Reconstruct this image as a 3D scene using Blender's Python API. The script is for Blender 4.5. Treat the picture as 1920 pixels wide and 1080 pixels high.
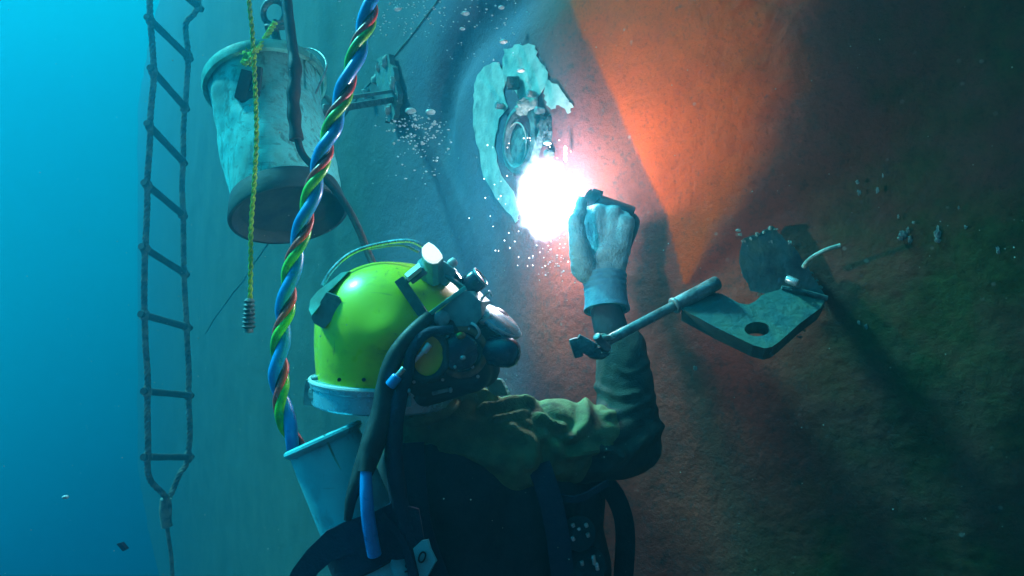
import bpy, bmesh, math, random
import numpy as np
from mathutils import Vector, Matrix, noise
random.seed(7); rng = np.random.default_rng(7)
for o in list(bpy.data.objects): bpy.data.objects.remove(o)
S = bpy.context.scene
COL = S.collection
R = math.radians
F = 1350.0      # focal length in pixels of the 1920 wide photograph

def P(px, py, Y):
    return Vector(((px - 960) / F * Y, Y, -(py - 540) / F * Y))

# ------------------------------------------------------------------ camera
cam = bpy.data.cameras.new('camera'); cam.lens = F / 1920 * 36; cam.sensor_width = 36
cam.clip_start = .02; cam.clip_end = 200
co = bpy.data.objects.new('camera', cam); COL.objects.link(co)
co.location = (0, 0, 0); co.rotation_euler = (R(90), 0, 0); S.camera = co

# ------------------------------------------------------------------ daylight filtered by the water
TO_SUN = Vector((-.60, .22, .77)).normalized()
W = bpy.data.worlds.new('World'); S.world = W; W.use_nodes = True
nt = W.node_tree; nt.nodes.clear()
wo = nt.nodes.new('ShaderNodeOutputWorld'); wb = nt.nodes.new('ShaderNodeBackground')
tc = nt.nodes.new('ShaderNodeTexCoord'); dp = nt.nodes.new('ShaderNodeVectorMath'); dp.operation = 'DOT_PRODUCT'
dp.inputs[1].default_value = Vector((-.62, .28, .73)).normalized()
cr = nt.nodes.new('ShaderNodeValToRGB'); mr = nt.nodes.new('ShaderNodeMapRange')
mr.inputs['From Min'].default_value = -1; mr.inputs['From Max'].default_value = 1
nt.links.new(tc.outputs['Generated'], dp.inputs[0]); nt.links.new(dp.outputs['Value'], mr.inputs['Value'])
nt.links.new(mr.outputs['Result'], cr.inputs['Fac']); nt.links.new(cr.outputs['Color'], wb.inputs['Color'])
nt.links.new(wb.outputs['Background'], wo.inputs['Surface'])
el = cr.color_ramp.elements
el[0].position = 0; el[0].color = (.046, .034, .032, 1)
el[1].position = 1; el[1].color = (.05, 1.0, 1.3, 1)
for p, c in ((.36, (.058, .062, .072, 1)), (.47, (.026, .070, .115, 1)), (.56, (0, .030, .090, 1)), (.67, (0, .15, .30, 1)), (.79, (0, .66, .82, 1)), (.90, (.0, .85, 1.0, 1))):
    e = el.new(p); e.color = c
wb.inputs['Strength'].default_value = .50
sl = bpy.data.lights.new('sun', 'SUN'); sl.energy = 5.0; sl.angle = R(6); sl.color = (.20, 1.0, .97)
so = bpy.data.objects.new('sun', sl); COL.objects.link(so)
so.rotation_euler = TO_SUN.to_track_quat('Z', 'Y').to_euler(); so.location = TO_SUN * 4

fill_at = P(822, 462, 1.215)
sp = bpy.data.lights.new('hull_fill_spot', 'SPOT'); sp.energy = 2.9; sp.spot_size = R(92); sp.spot_blend = .9; sp.shadow_soft_size = .02; sp.color = (1.0, .93, .88)  # fill spot added at the helmet to brighten the skeg and right hull
spo = bpy.data.objects.new('hull_fill_spot', sp); COL.objects.link(spo); spo.location = fill_at
spo.rotation_euler = (fill_at - P(1390, 290, 1.5)).to_track_quat('Z', 'Y').to_euler()

S.view_settings.view_transform = 'Standard'; S.view_settings.look = 'None'
S.view_settings.exposure = 1.0; S.view_settings.gamma = 1; S.view_settings.use_curve_mapping = False
S.render.engine = 'CYCLES'
S.cycles.use_denoising = True
try: S.cycles.denoiser = 'OPENIMAGEDENOISE'
except Exception: pass
S.cycles.max_bounces = 6; S.cycles.volume_bounces = 2; S.cycles.transparent_max_bounces = 12
S.cycles.diffuse_bounces = 2; S.cycles.glossy_bounces = 3; S.cycles.transmission_bounces = 5
S.cycles.sample_clamp_indirect = 3
S.cycles.caustics_reflective = False; S.cycles.caustics_refractive = False

# ------------------------------------------------------------------ materials
def mat(name, col, rough=.6, metal=0., col2=None, col3=None, scale=20, bump=.25, bscale=60, spec=.5, coat=0., fac=(.4, .62), detail=6, stretch=None, fac3=(.56, .66)):
    m = bpy.data.materials.new(name); m.use_nodes = True
    n = m.node_tree; b = n.nodes['Principled BSDF']
    b.inputs['Roughness'].default_value = rough; b.inputs['Metallic'].default_value = metal
    b.inputs['Specular IOR Level'].default_value = spec
    if coat: b.inputs['Coat Weight'].default_value = coat; b.inputs['Coat Roughness'].default_value = .12
    t = n.nodes.new('ShaderNodeTexCoord'); src = t.outputs['Object']
    if stretch:
        mp = n.nodes.new('ShaderNodeMapping'); mp.inputs['Scale'].default_value = stretch
        n.links.new(src, mp.inputs['Vector']); src = mp.outputs['Vector']
    col2 = col2 or tuple(c * .6 for c in col)
    nz = n.nodes.new('ShaderNodeTexNoise'); nz.inputs['Scale'].default_value = scale; nz.inputs['Detail'].default_value = detail
    n.links.new(src, nz.inputs['Vector'])
    mr = n.nodes.new('ShaderNodeMapRange'); mr.inputs['From Min'].default_value = fac[0]; mr.inputs['From Max'].default_value = fac[1]
    n.links.new(nz.outputs['Fac'], mr.inputs['Value'])
    mx = n.nodes.new('ShaderNodeMix'); mx.data_type = 'RGBA'
    mx.inputs['A'].default_value = (*col, 1); mx.inputs['B'].default_value = (*col2, 1)
    n.links.new(mr.outputs['Result'], mx.inputs['Factor']); out = mx.outputs['Result']
    if col3:
        z3 = n.nodes.new('ShaderNodeTexNoise'); z3.inputs['Scale'].default_value = scale * .37; z3.inputs['Detail'].default_value = 8
        z3.inputs['Roughness'].default_value = .65
        n.links.new(src, z3.inputs['Vector'])
        r3 = n.nodes.new('ShaderNodeMapRange'); r3.inputs['From Min'].default_value = fac3[0]; r3.inputs['From Max'].default_value = fac3[1]
        n.links.new(z3.outputs['Fac'], r3.inputs['Value'])
        m3 = n.nodes.new('ShaderNodeMix'); m3.data_type = 'RGBA'; m3.inputs['B'].default_value = (*col3, 1)
        n.links.new(out, m3.inputs['A']); n.links.new(r3.outputs['Result'], m3.inputs['Factor']); out = m3.outputs['Result']
    n.links.new(out, b.inputs['Base Color'])
    if bump:
        bz = n.nodes.new('ShaderNodeTexNoise'); bz.inputs['Scale'].default_value = bscale; bz.inputs['Detail'].default_value = 5
        n.links.new(src, bz.inputs['Vector'])
        bp = n.nodes.new('ShaderNodeBump'); bp.inputs['Strength'].default_value = bump; bp.inputs['Distance'].default_value = .004
        n.links.new(bz.outputs['Fac'], bp.inputs['Height']); n.links.new(bp.outputs['Normal'], b.inputs['Normal'])
        rr = n.nodes.new('ShaderNodeMapRange'); rr.inputs['To Min'].default_value = max(0, rough - .12); rr.inputs['To Max'].default_value = min(1, rough + .15)
        n.links.new(bz.outputs['Fac'], rr.inputs['Value']); n.links.new(rr.outputs['Result'], b.inputs['Roughness'])
    return m

M = {}
M['helmet'] = mat('helmet_gelcoat', (.80, .85, .01), .3, col2=(.72, .78, .012), col3=(.5, .6, .02), scale=9, bump=.06, bscale=30, coat=.25, fac3=(.6, .75))
def scuff(m, col, amt=.6, scale=(55, 55, 6), thr=(.63, .69), grime=None):
    n = m.node_tree; b = n.nodes['Principled BSDF']; src = b.inputs['Base Color'].links[0].from_socket
    t = n.nodes.new('ShaderNodeTexCoord')
    for sc_, th, c, am_, rot in ((scale, thr, col, amt, .5), ((6, 60, 48), thr, col, amt * .8, -.7), ((9, 9, 12), (.52, .72), grime or col, .55 if grime else 0, 0)):
        mp = n.nodes.new('ShaderNodeMapping'); mp.inputs['Scale'].default_value = sc_; mp.inputs['Rotation'].default_value = (rot, rot * .6, 0); n.links.new(t.outputs['Object'], mp.inputs['Vector'])
        z = n.nodes.new('ShaderNodeTexNoise'); z.inputs['Scale'].default_value = 1.6; z.inputs['Detail'].default_value = 7; z.inputs['Roughness'].default_value = .62; n.links.new(mp.outputs['Vector'], z.inputs['Vector'])
        r_ = n.nodes.new('ShaderNodeMapRange'); r_.inputs['From Min'].default_value = th[0]; r_.inputs['From Max'].default_value = th[1]; r_.inputs['To Max'].default_value = am_; n.links.new(z.outputs['Fac'], r_.inputs['Value'])
        x = n.nodes.new('ShaderNodeMix'); x.data_type = 'RGBA'; x.inputs['B'].default_value = (*c, 1); n.links.new(src, x.inputs['A']); n.links.new(r_.outputs['Result'], x.inputs['Factor']); src = x.outputs['Result']
    n.links.new(src, b.inputs['Base Color'])
scuff(M['helmet'], (.16, .22, .03), .6, grime=(.22, .30, .02))
M['chrome'] = mat('chromed_brass', (.66, .78, .80), .26, .6, col2=(.4, .5, .5), scale=40, bump=.15, bscale=90)
M['steel'] = mat('dull_steel', (.26, .40, .42), .42, .45, col2=(.10, .17, .18), col3=(.10, .07, .05), scale=45, bump=.5, bscale=120)
M['whitemetal'] = mat('white_lamp_housing', (.8, .84, .84), .35, .1, col2=(.7, .75, .75), scale=30, bump=.05)
M['rubber'] = mat('black_rubber', (.018, .022, .028), .55, col2=(.03, .04, .045), scale=60, bump=.3)
M['navyknob'] = mat('dark_blue_plastic', (.012, .022, .06), .25, col2=(.02, .03, .07), scale=30, bump=.05, coat=.4)
M['canvas'] = mat('olive_canvas', (.17, .28, .13), .85, col2=(.10, .17, .08), col3=(.04, .05, .035), scale=24, bump=.7, bscale=380)
M['neoprene'] = mat('black_neoprene', (.014, .02, .03), .8, col2=(.022, .032, .045), scale=25, bump=.4, bscale=150)
M['shadedsleeve'] = mat('shaded_canvas_sleeve', (.045, .065, .05), .8, col2=(.025, .04, .035), col3=(.015, .022, .025), scale=24, bump=.7, bscale=380)  # shaded copy of the olive canvas, the arm's darkness put into the colour
M['webbing'] = mat('navy_webbing', (.012, .024, .06), .8, col2=(.02, .03, .07), scale=60, bump=.5, bscale=250)
M['glove'] = mat('knitted_glove', (.22, .50, .58), .95, col2=(.15, .38, .46), col3=(.13, .28, .33), scale=44, bump=1, bscale=230, spec=.2)
M['cuff'] = mat('blue_glove_cuff', (.10, .40, .55), .9, col2=(.07, .3, .45), scale=60, bump=.8, bscale=380)
M['bucket'] = mat('white_bucket_plastic', (.16, .88, .86), .5, col2=(.12, .62, .60), col3=(.16, .24, .20), scale=7, bump=.4, bscale=40, stretch=(1, 1, .5), fac3=(.52, .68))
M['rim'] = mat('green_bucket_rim', (.13, .72, .62), .45, col2=(.08, .3, .25), scale=20, bump=.2)
M['darkbase'] = mat('dark_bucket_base', (.015, .045, .06), .7, col2=(.03, .07, .07), scale=20, bump=.4)
scuff(M['bucket'], (.05, .12, .11), .7, (30, 30, 8), (.55, .66), grime=(.12, .42, .38))
M['yrope'] = mat('yellow_green_cord', (.36, .74, .03), .75, col2=(.22, .52, .02), scale=120, bump=.8, bscale=500)
M['blue'] = mat('blue_hose', (.01, .34, .85), .3, col2=(.01, .28, .75), scale=40, bump=.06, coat=.3)
M['green'] = mat('green_hose', (.22, .80, .02), .35, col2=(.07, .45, .03), scale=40, bump=.08, coat=.2)
M['red'] = mat('red_cable', (.95, .08, .05), .35, col2=(.8, .07, .05), scale=40, bump=.1)
M['ladderrope'] = mat('weedy_rope', (.10, .13, .12), .9, col2=(.3, .34, .28), col3=(.05, .07, .07), scale=26, bump=.9, bscale=200)
M['wood'] = mat('wet_rung_wood', (.05, .07, .08), .8, col2=(.09, .1, .09), scale=30, bump=.6)
M['clamp'] = mat('blue_tinted_clamp_metal', (.34, .68, .80), .25, .45, col2=(.26, .56, .70), scale=14, bump=.05)
M['tealmetal'] = mat('teal_grey_casting', (.20, .46, .46), .45, .2, col2=(.12, .32, .34), col3=(.07, .16, .18), scale=30, bump=.3, bscale=90)
M['growth'] = mat('pale_marine_growth', (.35, .48, .44), .85, col2=(.16, .28, .26), scale=60, bump=1, bscale=160)
M['plate'] = mat('corroded_plate', (.06, .19, .20), .75, .15, col2=(.11, .23, .19), col3=(.035, .085, .10), scale=22, bump=.7, bscale=75, fac3=(.5, .62))
M['primer'] = mat('scraped_pale_paint', (.46, .60, .55), .75, col2=(.30, .42, .40), col3=(.13, .18, .19), scale=26, bump=.6, bscale=90)
M['fitting'] = mat('old_bronze_fitting', (.05, .10, .11), .55, .3, col2=(.12, .24, .24), scale=40, bump=.8, bscale=130)
M['tank'] = mat('pale_gas_bottle_paint', (.14, .72, .80), .35, col2=(.10, .56, .66), col3=(.14, .24, .28), scale=14, bump=.25, bscale=60, fac3=(.58, .72))
M['gold'] = mat('brass_screw', (.6, .4, .06), .3, .8, scale=40, bump=.1)
M['brown'] = mat('brown_ring', (.38, .20, .10), .5, col2=(.1, .07, .05), scale=40, bump=.2)
M['seam'] = mat('seam_paint', (.16, .27, .25), .8, scale=30)
M['ink'] = mat('dark_print', (.01, .02, .03), .7, bump=0)
M['holder'] = mat('electrode_holder_shell', (.03, .035, .05), .5, col2=(.05, .05, .06), scale=50, bump=.3)
M['collarcloth'] = mat('pale_cloth', (.16, .46, .46), .8, col2=(.1, .34, .36), scale=30, bump=.6, bscale=160)

scuff(M['tank'], (.08, .16, .2), .6, (50, 50, 10), grime=(.14, .3, .34)); scuff(M['blue'], (.01, .08, .2), .5, (40, 40, 20)); scuff(M['green'], (.03, .12, .02), .5, (40, 40, 20)); scuff(M['red'], (.12, .03, .03), .5, (40, 40, 20))
def bubble_mat():
    m = bpy.data.materials.new('air_bubble'); m.use_nodes = True; b = m.node_tree.nodes['Principled BSDF']
    b.inputs['Base Color'].default_value = (.8, .95, .95, 1); b.inputs['Roughness'].default_value = .12
    b.inputs['Transmission Weight'].default_value = .35; b.inputs['IOR'].default_value = 1.33; b.inputs['Specular IOR Level'].default_value = 1
    return m
M['bubble'] = bubble_mat()

# ------------------------------------------------------------------ mesh helpers
def tag(o, label=None, cat=None, group=None, kind=None):
    if label: o['label'] = label
    if cat: o['category'] = cat
    if group: o['group'] = group
    if kind: o['kind'] = kind
    return o

def thing(name, loc, label, cat, group=None):
    e = bpy.data.objects.new(name, None); COL.objects.link(e); e.location = loc; e.empty_display_size = .05
    return tag(e, label, cat, group)

def root_loc(o):
    v = Vector((0, 0, 0))
    while o is not None: v += o.location; o = o.parent
    return v

def obj(name, geo, m, parent=None, smooth=True, loc=None):
    """geo = (verts, faces) in world coordinates."""
    vs, fs = geo
    base = root_loc(parent) if parent is not None else (Vector(loc) if loc is not None else Vector((0, 0, 0)))
    a = np.array([tuple(v) for v in vs], dtype=float) - np.array(base)
    me = bpy.data.meshes.new(name); me.from_pydata(a.tolist(), [], [tuple(f) for f in fs]); me.validate(); me.update()
    if smooth:
        me.shade_smooth()
        try: me.set_sharp_from_angle(angle=R(38))
        except Exception: pass
    me.materials.append(m)
    o = bpy.data.objects.new(name, me); COL.objects.link(o)
    if parent is not None: o.parent = parent
    elif loc is not None: o.location = loc
    return o

def join(*gs):
    V, Fc = [], []
    for vs, fs in gs:
        k = len(V); V += [Vector(v) for v in vs]; Fc += [tuple(i + k for i in f) for f in fs]
    return V, Fc

def spline(pts, n):
    pts = [np.array(p, float) for p in pts]
    p = [2 * pts[0] - pts[1]] + pts + [2 * pts[-1] - pts[-2]]
    out = []; segs = len(pts) - 1
    for k in range(n + 1):
        t = k / n * segs; i = min(int(t), segs - 1); u = t - i
        a, b, c, d = p[i:i + 4]
        out.append(.5 * ((2 * b) + (-a + c) * u + (2 * a - 5 * b + 4 * c - d) * u * u + (-a + 3 * b - 3 * c + d) * u ** 3))
    return out

def resample(pts, step):
    L = [0]
    for a, b in zip(pts, pts[1:]): L.append(L[-1] + np.linalg.norm(b - a))
    n = max(2, int(L[-1] / step)); q = np.linspace(0, L[-1], n + 1); A = np.array(pts)
    return [np.array([np.interp(s, L, A[:, i]) for i in range(3)]) for s in q], q

def frames(pts):
    T = [Vector(pts[min(i + 1, len(pts) - 1)] - pts[max(i - 1, 0)]).normalized() for i in range(len(pts))]
    n = T[0].orthogonal().normalized(); N = [n]
    for i in range(1, len(pts)):
        n = (n - T[i] * n.dot(T[i])).normalized(); N.append(n)
    return T, N

def tube(pts, r, n=12, cap=True):
    pts = [np.array(p, float) for p in pts]
    T, N = frames(pts); V, Fc = [], []
    rr = r if hasattr(r, '__len__') else [r] * len(pts)
    if len(rr) != len(pts): rr = list(np.interp(np.linspace(0, 1, len(pts)), np.linspace(0, 1, len(rr)), rr))
    for p, t, nn, ra in zip(pts, T, N, rr):
        b = t.cross(nn)
        for k in range(n):
            a = 2 * math.pi * k / n
            V.append(Vector(p) + (nn * math.cos(a) + b * math.sin(a)) * ra)
    for i in range(len(pts) - 1):
        for k in range(n):
            j = (k + 1) % n
            Fc.append((i * n + k, i * n + j, (i + 1) * n + j, (i + 1) * n + k))
    if cap:
        Fc.append(tuple(range(n - 1, -1, -1))); Fc.append(tuple((len(pts) - 1) * n + k for k in range(n)))
    return V, Fc

def hose(ctrl, r, n=14, seg=60): return tube(spline(ctrl, seg), r, n)

def strand(path, q, R0, r, pitch, phase, n=10, jitter=0.):
    T, N = frames(path); pts = []
    for i, (p, t, nn, s) in enumerate(zip(path, T, N, q)):
        b = t.cross(nn); a = 2 * math.pi * s / pitch + phase
        k = 1 + jitter * noise.noise(Vector((s * 30, phase, 0))); a += jitter * 3 * noise.noise(Vector((s * 4, 0, 5)))
        pts.append(np.array(Vector(p) + (nn * math.cos(a) + b * math.sin(a)) * R0 * k))
    return tube(pts, r, n)

def lathe(profile, centre, axis, n=40, xdir=None):
    """profile: list of (radius, height) along axis."""
    ax = Vector(axis).normalized(); x = (Vector(xdir) - ax * Vector(xdir).dot(ax)).normalized() if xdir is not None else ax.orthogonal().normalized()
    y = ax.cross(x); V, Fc = [], []; c = Vector(centre)
    for r, h in profile:
        for k in range(n):
            a = 2 * math.pi * k / n
            V.append(c + ax * h + (x * math.cos(a) + y * math.sin(a)) * max(r, 1e-5))
    for i in range(len(profile) - 1):
        for k in range(n):
            j = (k + 1) % n
            Fc.append((i * n + k, i * n + j, (i + 1) * n + j, (i + 1) * n + k))
    return V, Fc

def cyl(a, b, r, n=24, bev=.15, r2=None):
    a, b = Vector(a), Vector(b); L = (b - a).length; r2 = r2 or r; e = min(r * bev, L * .3)
    return lathe([(0, 0), (r - e, 0), (r - e * .3, e * .3), (r, e), (r2, L - e), (r2 - e * .3, L - e * .3), (r2 - e, L), (0, L)], a, b - a, n)

def ring(c, axis, R0, r, n=48, m=10):
    return lathe([(R0 + r * math.cos(2 * math.pi * k / m), r * math.sin(2 * math.pi * k / m)) for k in range(m + 1)], c, axis, n)

def box(c, sx, sy, sz, rot=None, bev=.003, seg=2):
    bm = bmesh.new(); bmesh.ops.create_cube(bm, size=1)
    bmesh.ops.scale(bm, vec=(sx, sy, sz), verts=bm.verts)
    if bev: bmesh.ops.bevel(bm, geom=bm.edges[:], offset=bev, segments=seg, profile=.7, affect='EDGES')
    mt = Matrix.Translation(Vector(c)) @ (rot.to_4x4() if rot is not None else Matrix())
    bm.transform(mt); bm.verts.index_update()
    out = ([v.co.copy() for v in bm.verts], [tuple(v.index for v in f.verts) for f in bm.faces]); bm.free(); return out

def bar(a, b, w, h, up=(0, 0, 1), bev=.002):
    a, b = Vector(a), Vector(b); x = (b - a).normalized(); z = (Vector(up) - x * Vector(up).dot(x)).normalized(); y = z.cross(x)
    m = Matrix((x, y, z)).transposed()
    return box((a + b) / 2, (b - a).length, w, h, m, bev)

def ball(c, rx, ry=None, rz=None, n=3, rough=0., rot=None):
    ry = ry or rx; rz = rz or rx
    bm = bmesh.new(); bmesh.ops.create_icosphere(bm, subdivisions=n, radius=1)
    off = Vector(c) * 37
    for v in bm.verts:
        k = 1 + rough * noise.fractal(v.co * 1.8 + off, 1, 2, 3)
        v.co = Vector((v.co.x * rx, v.co.y * ry, v.co.z * rz)) * k
        if rot is not None: v.co = rot @ v.co
        v.co += Vector(c)
    bm.verts.index_update()
    out = ([v.co.copy() for v in bm.verts], [tuple(v.index for v in f.verts) for f in bm.faces]); bm.free(); return out

def slab(outline, thick, holes=(), bev=.0015):
    """solid plate: the outline (3d, roughly planar) swept by the vector thick."""
    bm = bmesh.new(); edges = []
    for loop in [outline] + list(holes):
        vs = [bm.verts.new(Vector(p)) for p in loop]
        edges += [bm.edges.new((vs[i], vs[(i + 1) % len(vs)])) for i in range(len(vs))]
    bmesh.ops.triangle_fill(bm, edges=edges, use_beauty=True)
    f0 = bm.faces[:]
    r = bmesh.ops.extrude_face_region(bm, geom=f0, use_keep_orig=True)
    nv = [g for g in r['geom'] if isinstance(g, bmesh.types.BMVert)]
    bmesh.ops.translate(bm, vec=Vector(thick), verts=nv)
    bmesh.ops.recalc_face_normals(bm, faces=bm.faces)
    bm.verts.index_update()
    out = ([v.co.copy() for v in bm.verts], [tuple(v.index for v in f.verts) for f in bm.faces]); bm.free(); return out

def fused(geo, voxel, smooth=4, deform=None, after=0):
    """one continuous skin over overlapping shapes."""
    vs, fs = geo
    me = bpy.data.meshes.new('skin'); me.from_pydata([tuple(v) for v in vs], [], fs)
    o = bpy.data.objects.new('skin', me); COL.objects.link(o)
    r = o.modifiers.new('r', 'REMESH'); r.mode = 'VOXEL'; r.voxel_size = voxel
    s = o.modifiers.new('s', 'SMOOTH'); s.factor = .6; s.iterations = smooth
    ev = o.evaluated_get(bpy.context.evaluated_depsgraph_get()); m2 = ev.to_mesh()
    nv = len(m2.vertices); a = np.empty(nv * 3); m2.vertices.foreach_get('co', a); a = a.reshape(-1, 3)
    nn = np.empty(nv * 3); m2.vertices.foreach_get('normal', nn); nn = nn.reshape(-1, 3)
    Fc = [tuple(p.vertices) for p in m2.polygons]; ev.to_mesh_clear()
    bpy.data.objects.remove(o); bpy.data.meshes.remove(me)
    if deform is not None:
        a = deform(a, nn)
        E = np.array([(f[i], f[(i + 1) % len(f)]) for f in Fc for i in range(len(f))])
        for _ in range(after):
            t = np.zeros_like(a); c = np.zeros(len(a)); np.add.at(t, E[:, 0], a[E[:, 1]]); np.add.at(c, E[:, 0], 1); np.add.at(t, E[:, 1], a[E[:, 0]]); np.add.at(c, E[:, 1], 1)
            a = a * .5 + .5 * t / c[:, None]
    return a.tolist(), Fc

def limb(a, b, ra, rb, n=20, m=9, flat=None):
    """tapered capsule; flat = (axis, factor) squashes the section."""
    a, b = Vector(a), Vector(b); L = (b - a).length; prof = [(0, -ra)]
    for k in range(1, 6): t = k / 6 * math.pi / 2; prof.append((ra * math.sin(t), -ra * math.cos(t)))
    prof += [(ra + (rb - ra) * k / m, L * k / m) for k in range(m + 1)]
    for k in range(1, 6): t = k / 6 * math.pi / 2; prof.append((rb * math.cos(t), L + rb * math.sin(t)))
    prof.append((0, L + rb))
    V, Fc = lathe(prof, a, b - a, n)
    if flat is not None:
        ax = Vector(flat[0]).normalized(); d = (b - a).normalized(); ax = (ax - d * ax.dot(d)).normalized()
        V = [v - ax * ((v - a).dot(ax) * (1 - flat[1])) for v in V]
    return V, Fc

# ------------------------------------------------------------------ the water
hz = bpy.data.materials.new('sea_water'); hz.use_nodes = True; n = hz.node_tree; n.nodes.clear()
ho = n.nodes.new('ShaderNodeOutputMaterial'); pv = n.nodes.new('ShaderNodeVolumePrincipled')
pv.inputs['Color'].default_value = (.02, .42, .60, 1); pv.inputs['Density'].default_value = .11; pv.inputs['Anisotropy'].default_value = .8
n.links.new(pv.outputs['Volume'], ho.inputs['Volume'])
tag(obj('haze', box((-3.9, 7.5, -.3), 15, 21, 10.4, bev=0), hz, None, smooth=False), 'blue green sea water thick with fine silt', None, None, 'stuff')

# ------------------------------------------------------------------ ship hull: a curved wall of plating
CTRL = [(-.75, 0.2), (1.15, .95)]
PLAN = [(258, 17.), (268, 14.3), (290, 11.2), (345, 8.0), (430, 5.5), (560, 3.75), (750, 2.7), (900, 2.12), (1030, 1.78), (1150, 1.66), (1300, 1.55), (1500, 1.44), (1750, 1.34), (1920, 1.28), (2250, 1.2), (2900, 1.12)]
plan = np.array([((x - 960) / F * y, y) for x, y in PLAN])
pl3 = np.array(spline([(a, b, 0) for a, b in plan], 600))[:, :2]
segL = np.r_[0, np.cumsum(np.linalg.norm(np.diff(pl3, axis=0), axis=1))]
ratio = pl3[:, 0] / pl3[:, 1]
def hull_s(px): return float(np.interp((px - 960) / F, ratio, segL))
def hull_xy(s): return np.interp(s, segL, pl3[:, 0]), np.interp(s, segL, pl3[:, 1])
def hull_n(s):
    x0, y0 = hull_xy(s - .02); x1, y1 = hull_xy(s + .02); t = np.array([x1 - x0, y1 - y0]); t = t / np.linalg.norm(t, axis=0)
    return np.array([t[1], -t[0]])          # towards the water and the camera
def hsz(px, py):
    s = hull_s(px); y = hull_xy(s)[1]; return np.array([s, -(py - 540) / F * y])
def on_hull(px, py, off=0.):
    s, z = hsz(px, py); x, y = hull_xy(s); nx, ny = hull_n(s); return Vector((x + nx * off, y + ny * off, z))
def hull_normal(px): nx, ny = hull_n(hull_s(px)); return Vector((nx, ny, 0))
def seg_dist(s, z, poly):
    d = np.full(np.shape(s), 9.)
    for (a, b) in zip(poly, poly[1:]):
        ab = b - a; t = np.clip(((s - a[0]) * ab[0] + (z - a[1]) * ab[1]) / (ab @ ab), 0, 1)
        d = np.minimum(d, np.hypot(s - a[0] - t * ab[0], z - a[1] - t * ab[1]))
    return d
creaseP = np.array([hsz(*p) for p in ((960, -420), (1010, -160), (1062, 0), (1130, 140), (1190, 280), (1245, 400), (1278, 530))])
crestP = np.array([hsz(*p) for p in ((1560, -420), (1540, -160), (1510, 0), (1490, 160), (1440, 300), (1350, 430), (1290, 530))])
grooveP = [np.array(p[:2]) for p in spline([(*hsz(*p), 0) for p in ((1080, -160), (1010, -60), (940, 10), (868, 90), (828, 180), (822, 270), (836, 360))], 40)]
def groove_fade(z): return np.clip((z - .22) / .35, 0, 1)

def build_hull():
    s = np.r_[np.linspace(0, hull_s(560), 220, endpoint=False), np.linspace(hull_s(560), hull_s(1980), 560, endpoint=False), np.linspace(hull_s(1980), segL[-1], 40)]
    z = np.r_[np.linspace(-4.2, -.9, 60, endpoint=False), np.linspace(-.9, 1.0, 400, endpoint=False), np.linspace(1.0, 4.2, 60)]
    SS, ZZ = np.meshgrid(s, z); x, y = hull_xy(SS); nx, ny = hull_n(SS)
    # the skeg: rises from the crease on its left to a rounded crest on its right
    cz = creaseP[::-1]; kz = crestP[::-1]
    c = np.interp(ZZ, cz[:, 1], cz[:, 0]); k = np.interp(ZZ, kz[:, 1], kz[:, 0]); w = np.maximum(k - c, 1e-3)
    u = (SS - c) / w
    up = np.clip(u, 0, 1); rise = np.sin(up * math.pi / 2) ** 1.05
    fall = np.where(u > 1, np.cos(np.clip((u - 1) / .9, 0, 1) * math.pi / 2) ** 2, 1)
    H = .055 * np.clip(w / .5, 0, 1) * rise * fall * (ZZ > cz[0, 1])
    H = np.where(u < 0, 0, H)
    dents = np.zeros(SS.size); ss, zz = SS.ravel(), ZZ.ravel(); warped = ss.copy(); ew = np.zeros(SS.size)
    for i in range(SS.size):
        q = Vector((ss[i], zz[i], 0)); warped[i] += noise.noise(q * 1.3) * .42 + noise.noise(q * 5) * .13; ew[i] = noise.noise(q * 11) * .03 + noise.noise(q * 40) * .015
        dents[i] = noise.noise(q * 1.7) * .018 + noise.noise(q * 6) * .003 + noise.noise(q * 24) * .0010 + noise.noise(q * 70) * .0006
    H = H + dents.reshape(SS.shape)
    H -= .05 * groove_fade(ZZ) * np.exp(-(seg_dist(SS, ZZ, grooveP) / .10) ** 2)
    V = np.stack([x + nx * H, y + ny * H, ZZ], -1).reshape(-1, 3)
    nu, nv = len(s), len(z)
    i = np.arange(nv - 1)[:, None] * nu + np.arange(nu - 1)[None]
    Fc = np.stack([i, i + 1, i + nu + 1, i + nu], -1).reshape(-1, 4)
    me = bpy.data.meshes.new('shell_plating'); me.vertices.add(len(V)); me.vertices.foreach_set('co', V.ravel())
    me.loops.add(Fc.size); me.loops.foreach_set('vertex_index', Fc.ravel()); me.polygons.add(len(Fc))
    me.polygons.foreach_set('loop_start', np.arange(0, Fc.size, 4)); me.polygons.foreach_set('loop_total', np.full(len(Fc), 4)); me.update()
    me.shade_smooth()
    # the coat of orange paint on the skeg, faded past the crest to paint in the shade there
    ew = ew.reshape(SS.shape)
    edge = np.clip((u + .01 + ew * .4) / .03, 0, 1) * np.clip((1.12 - u + ew * 3) / .34, 0, 1) * (ZZ > cz[0, 1])
    at = me.attributes.new('orange_coat', 'FLOAT', 'POINT'); at.data.foreach_set('value', edge.ravel().astype(float))
    red = np.clip(1 - np.abs(u + .45) / 1.3, 0, 1) * (u < 1.2)
    at = me.attributes.new('along', 'FLOAT', 'POINT'); at.data.foreach_set('value', warped)
    return me, H
hull_me, hull_H = build_hull()

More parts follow.
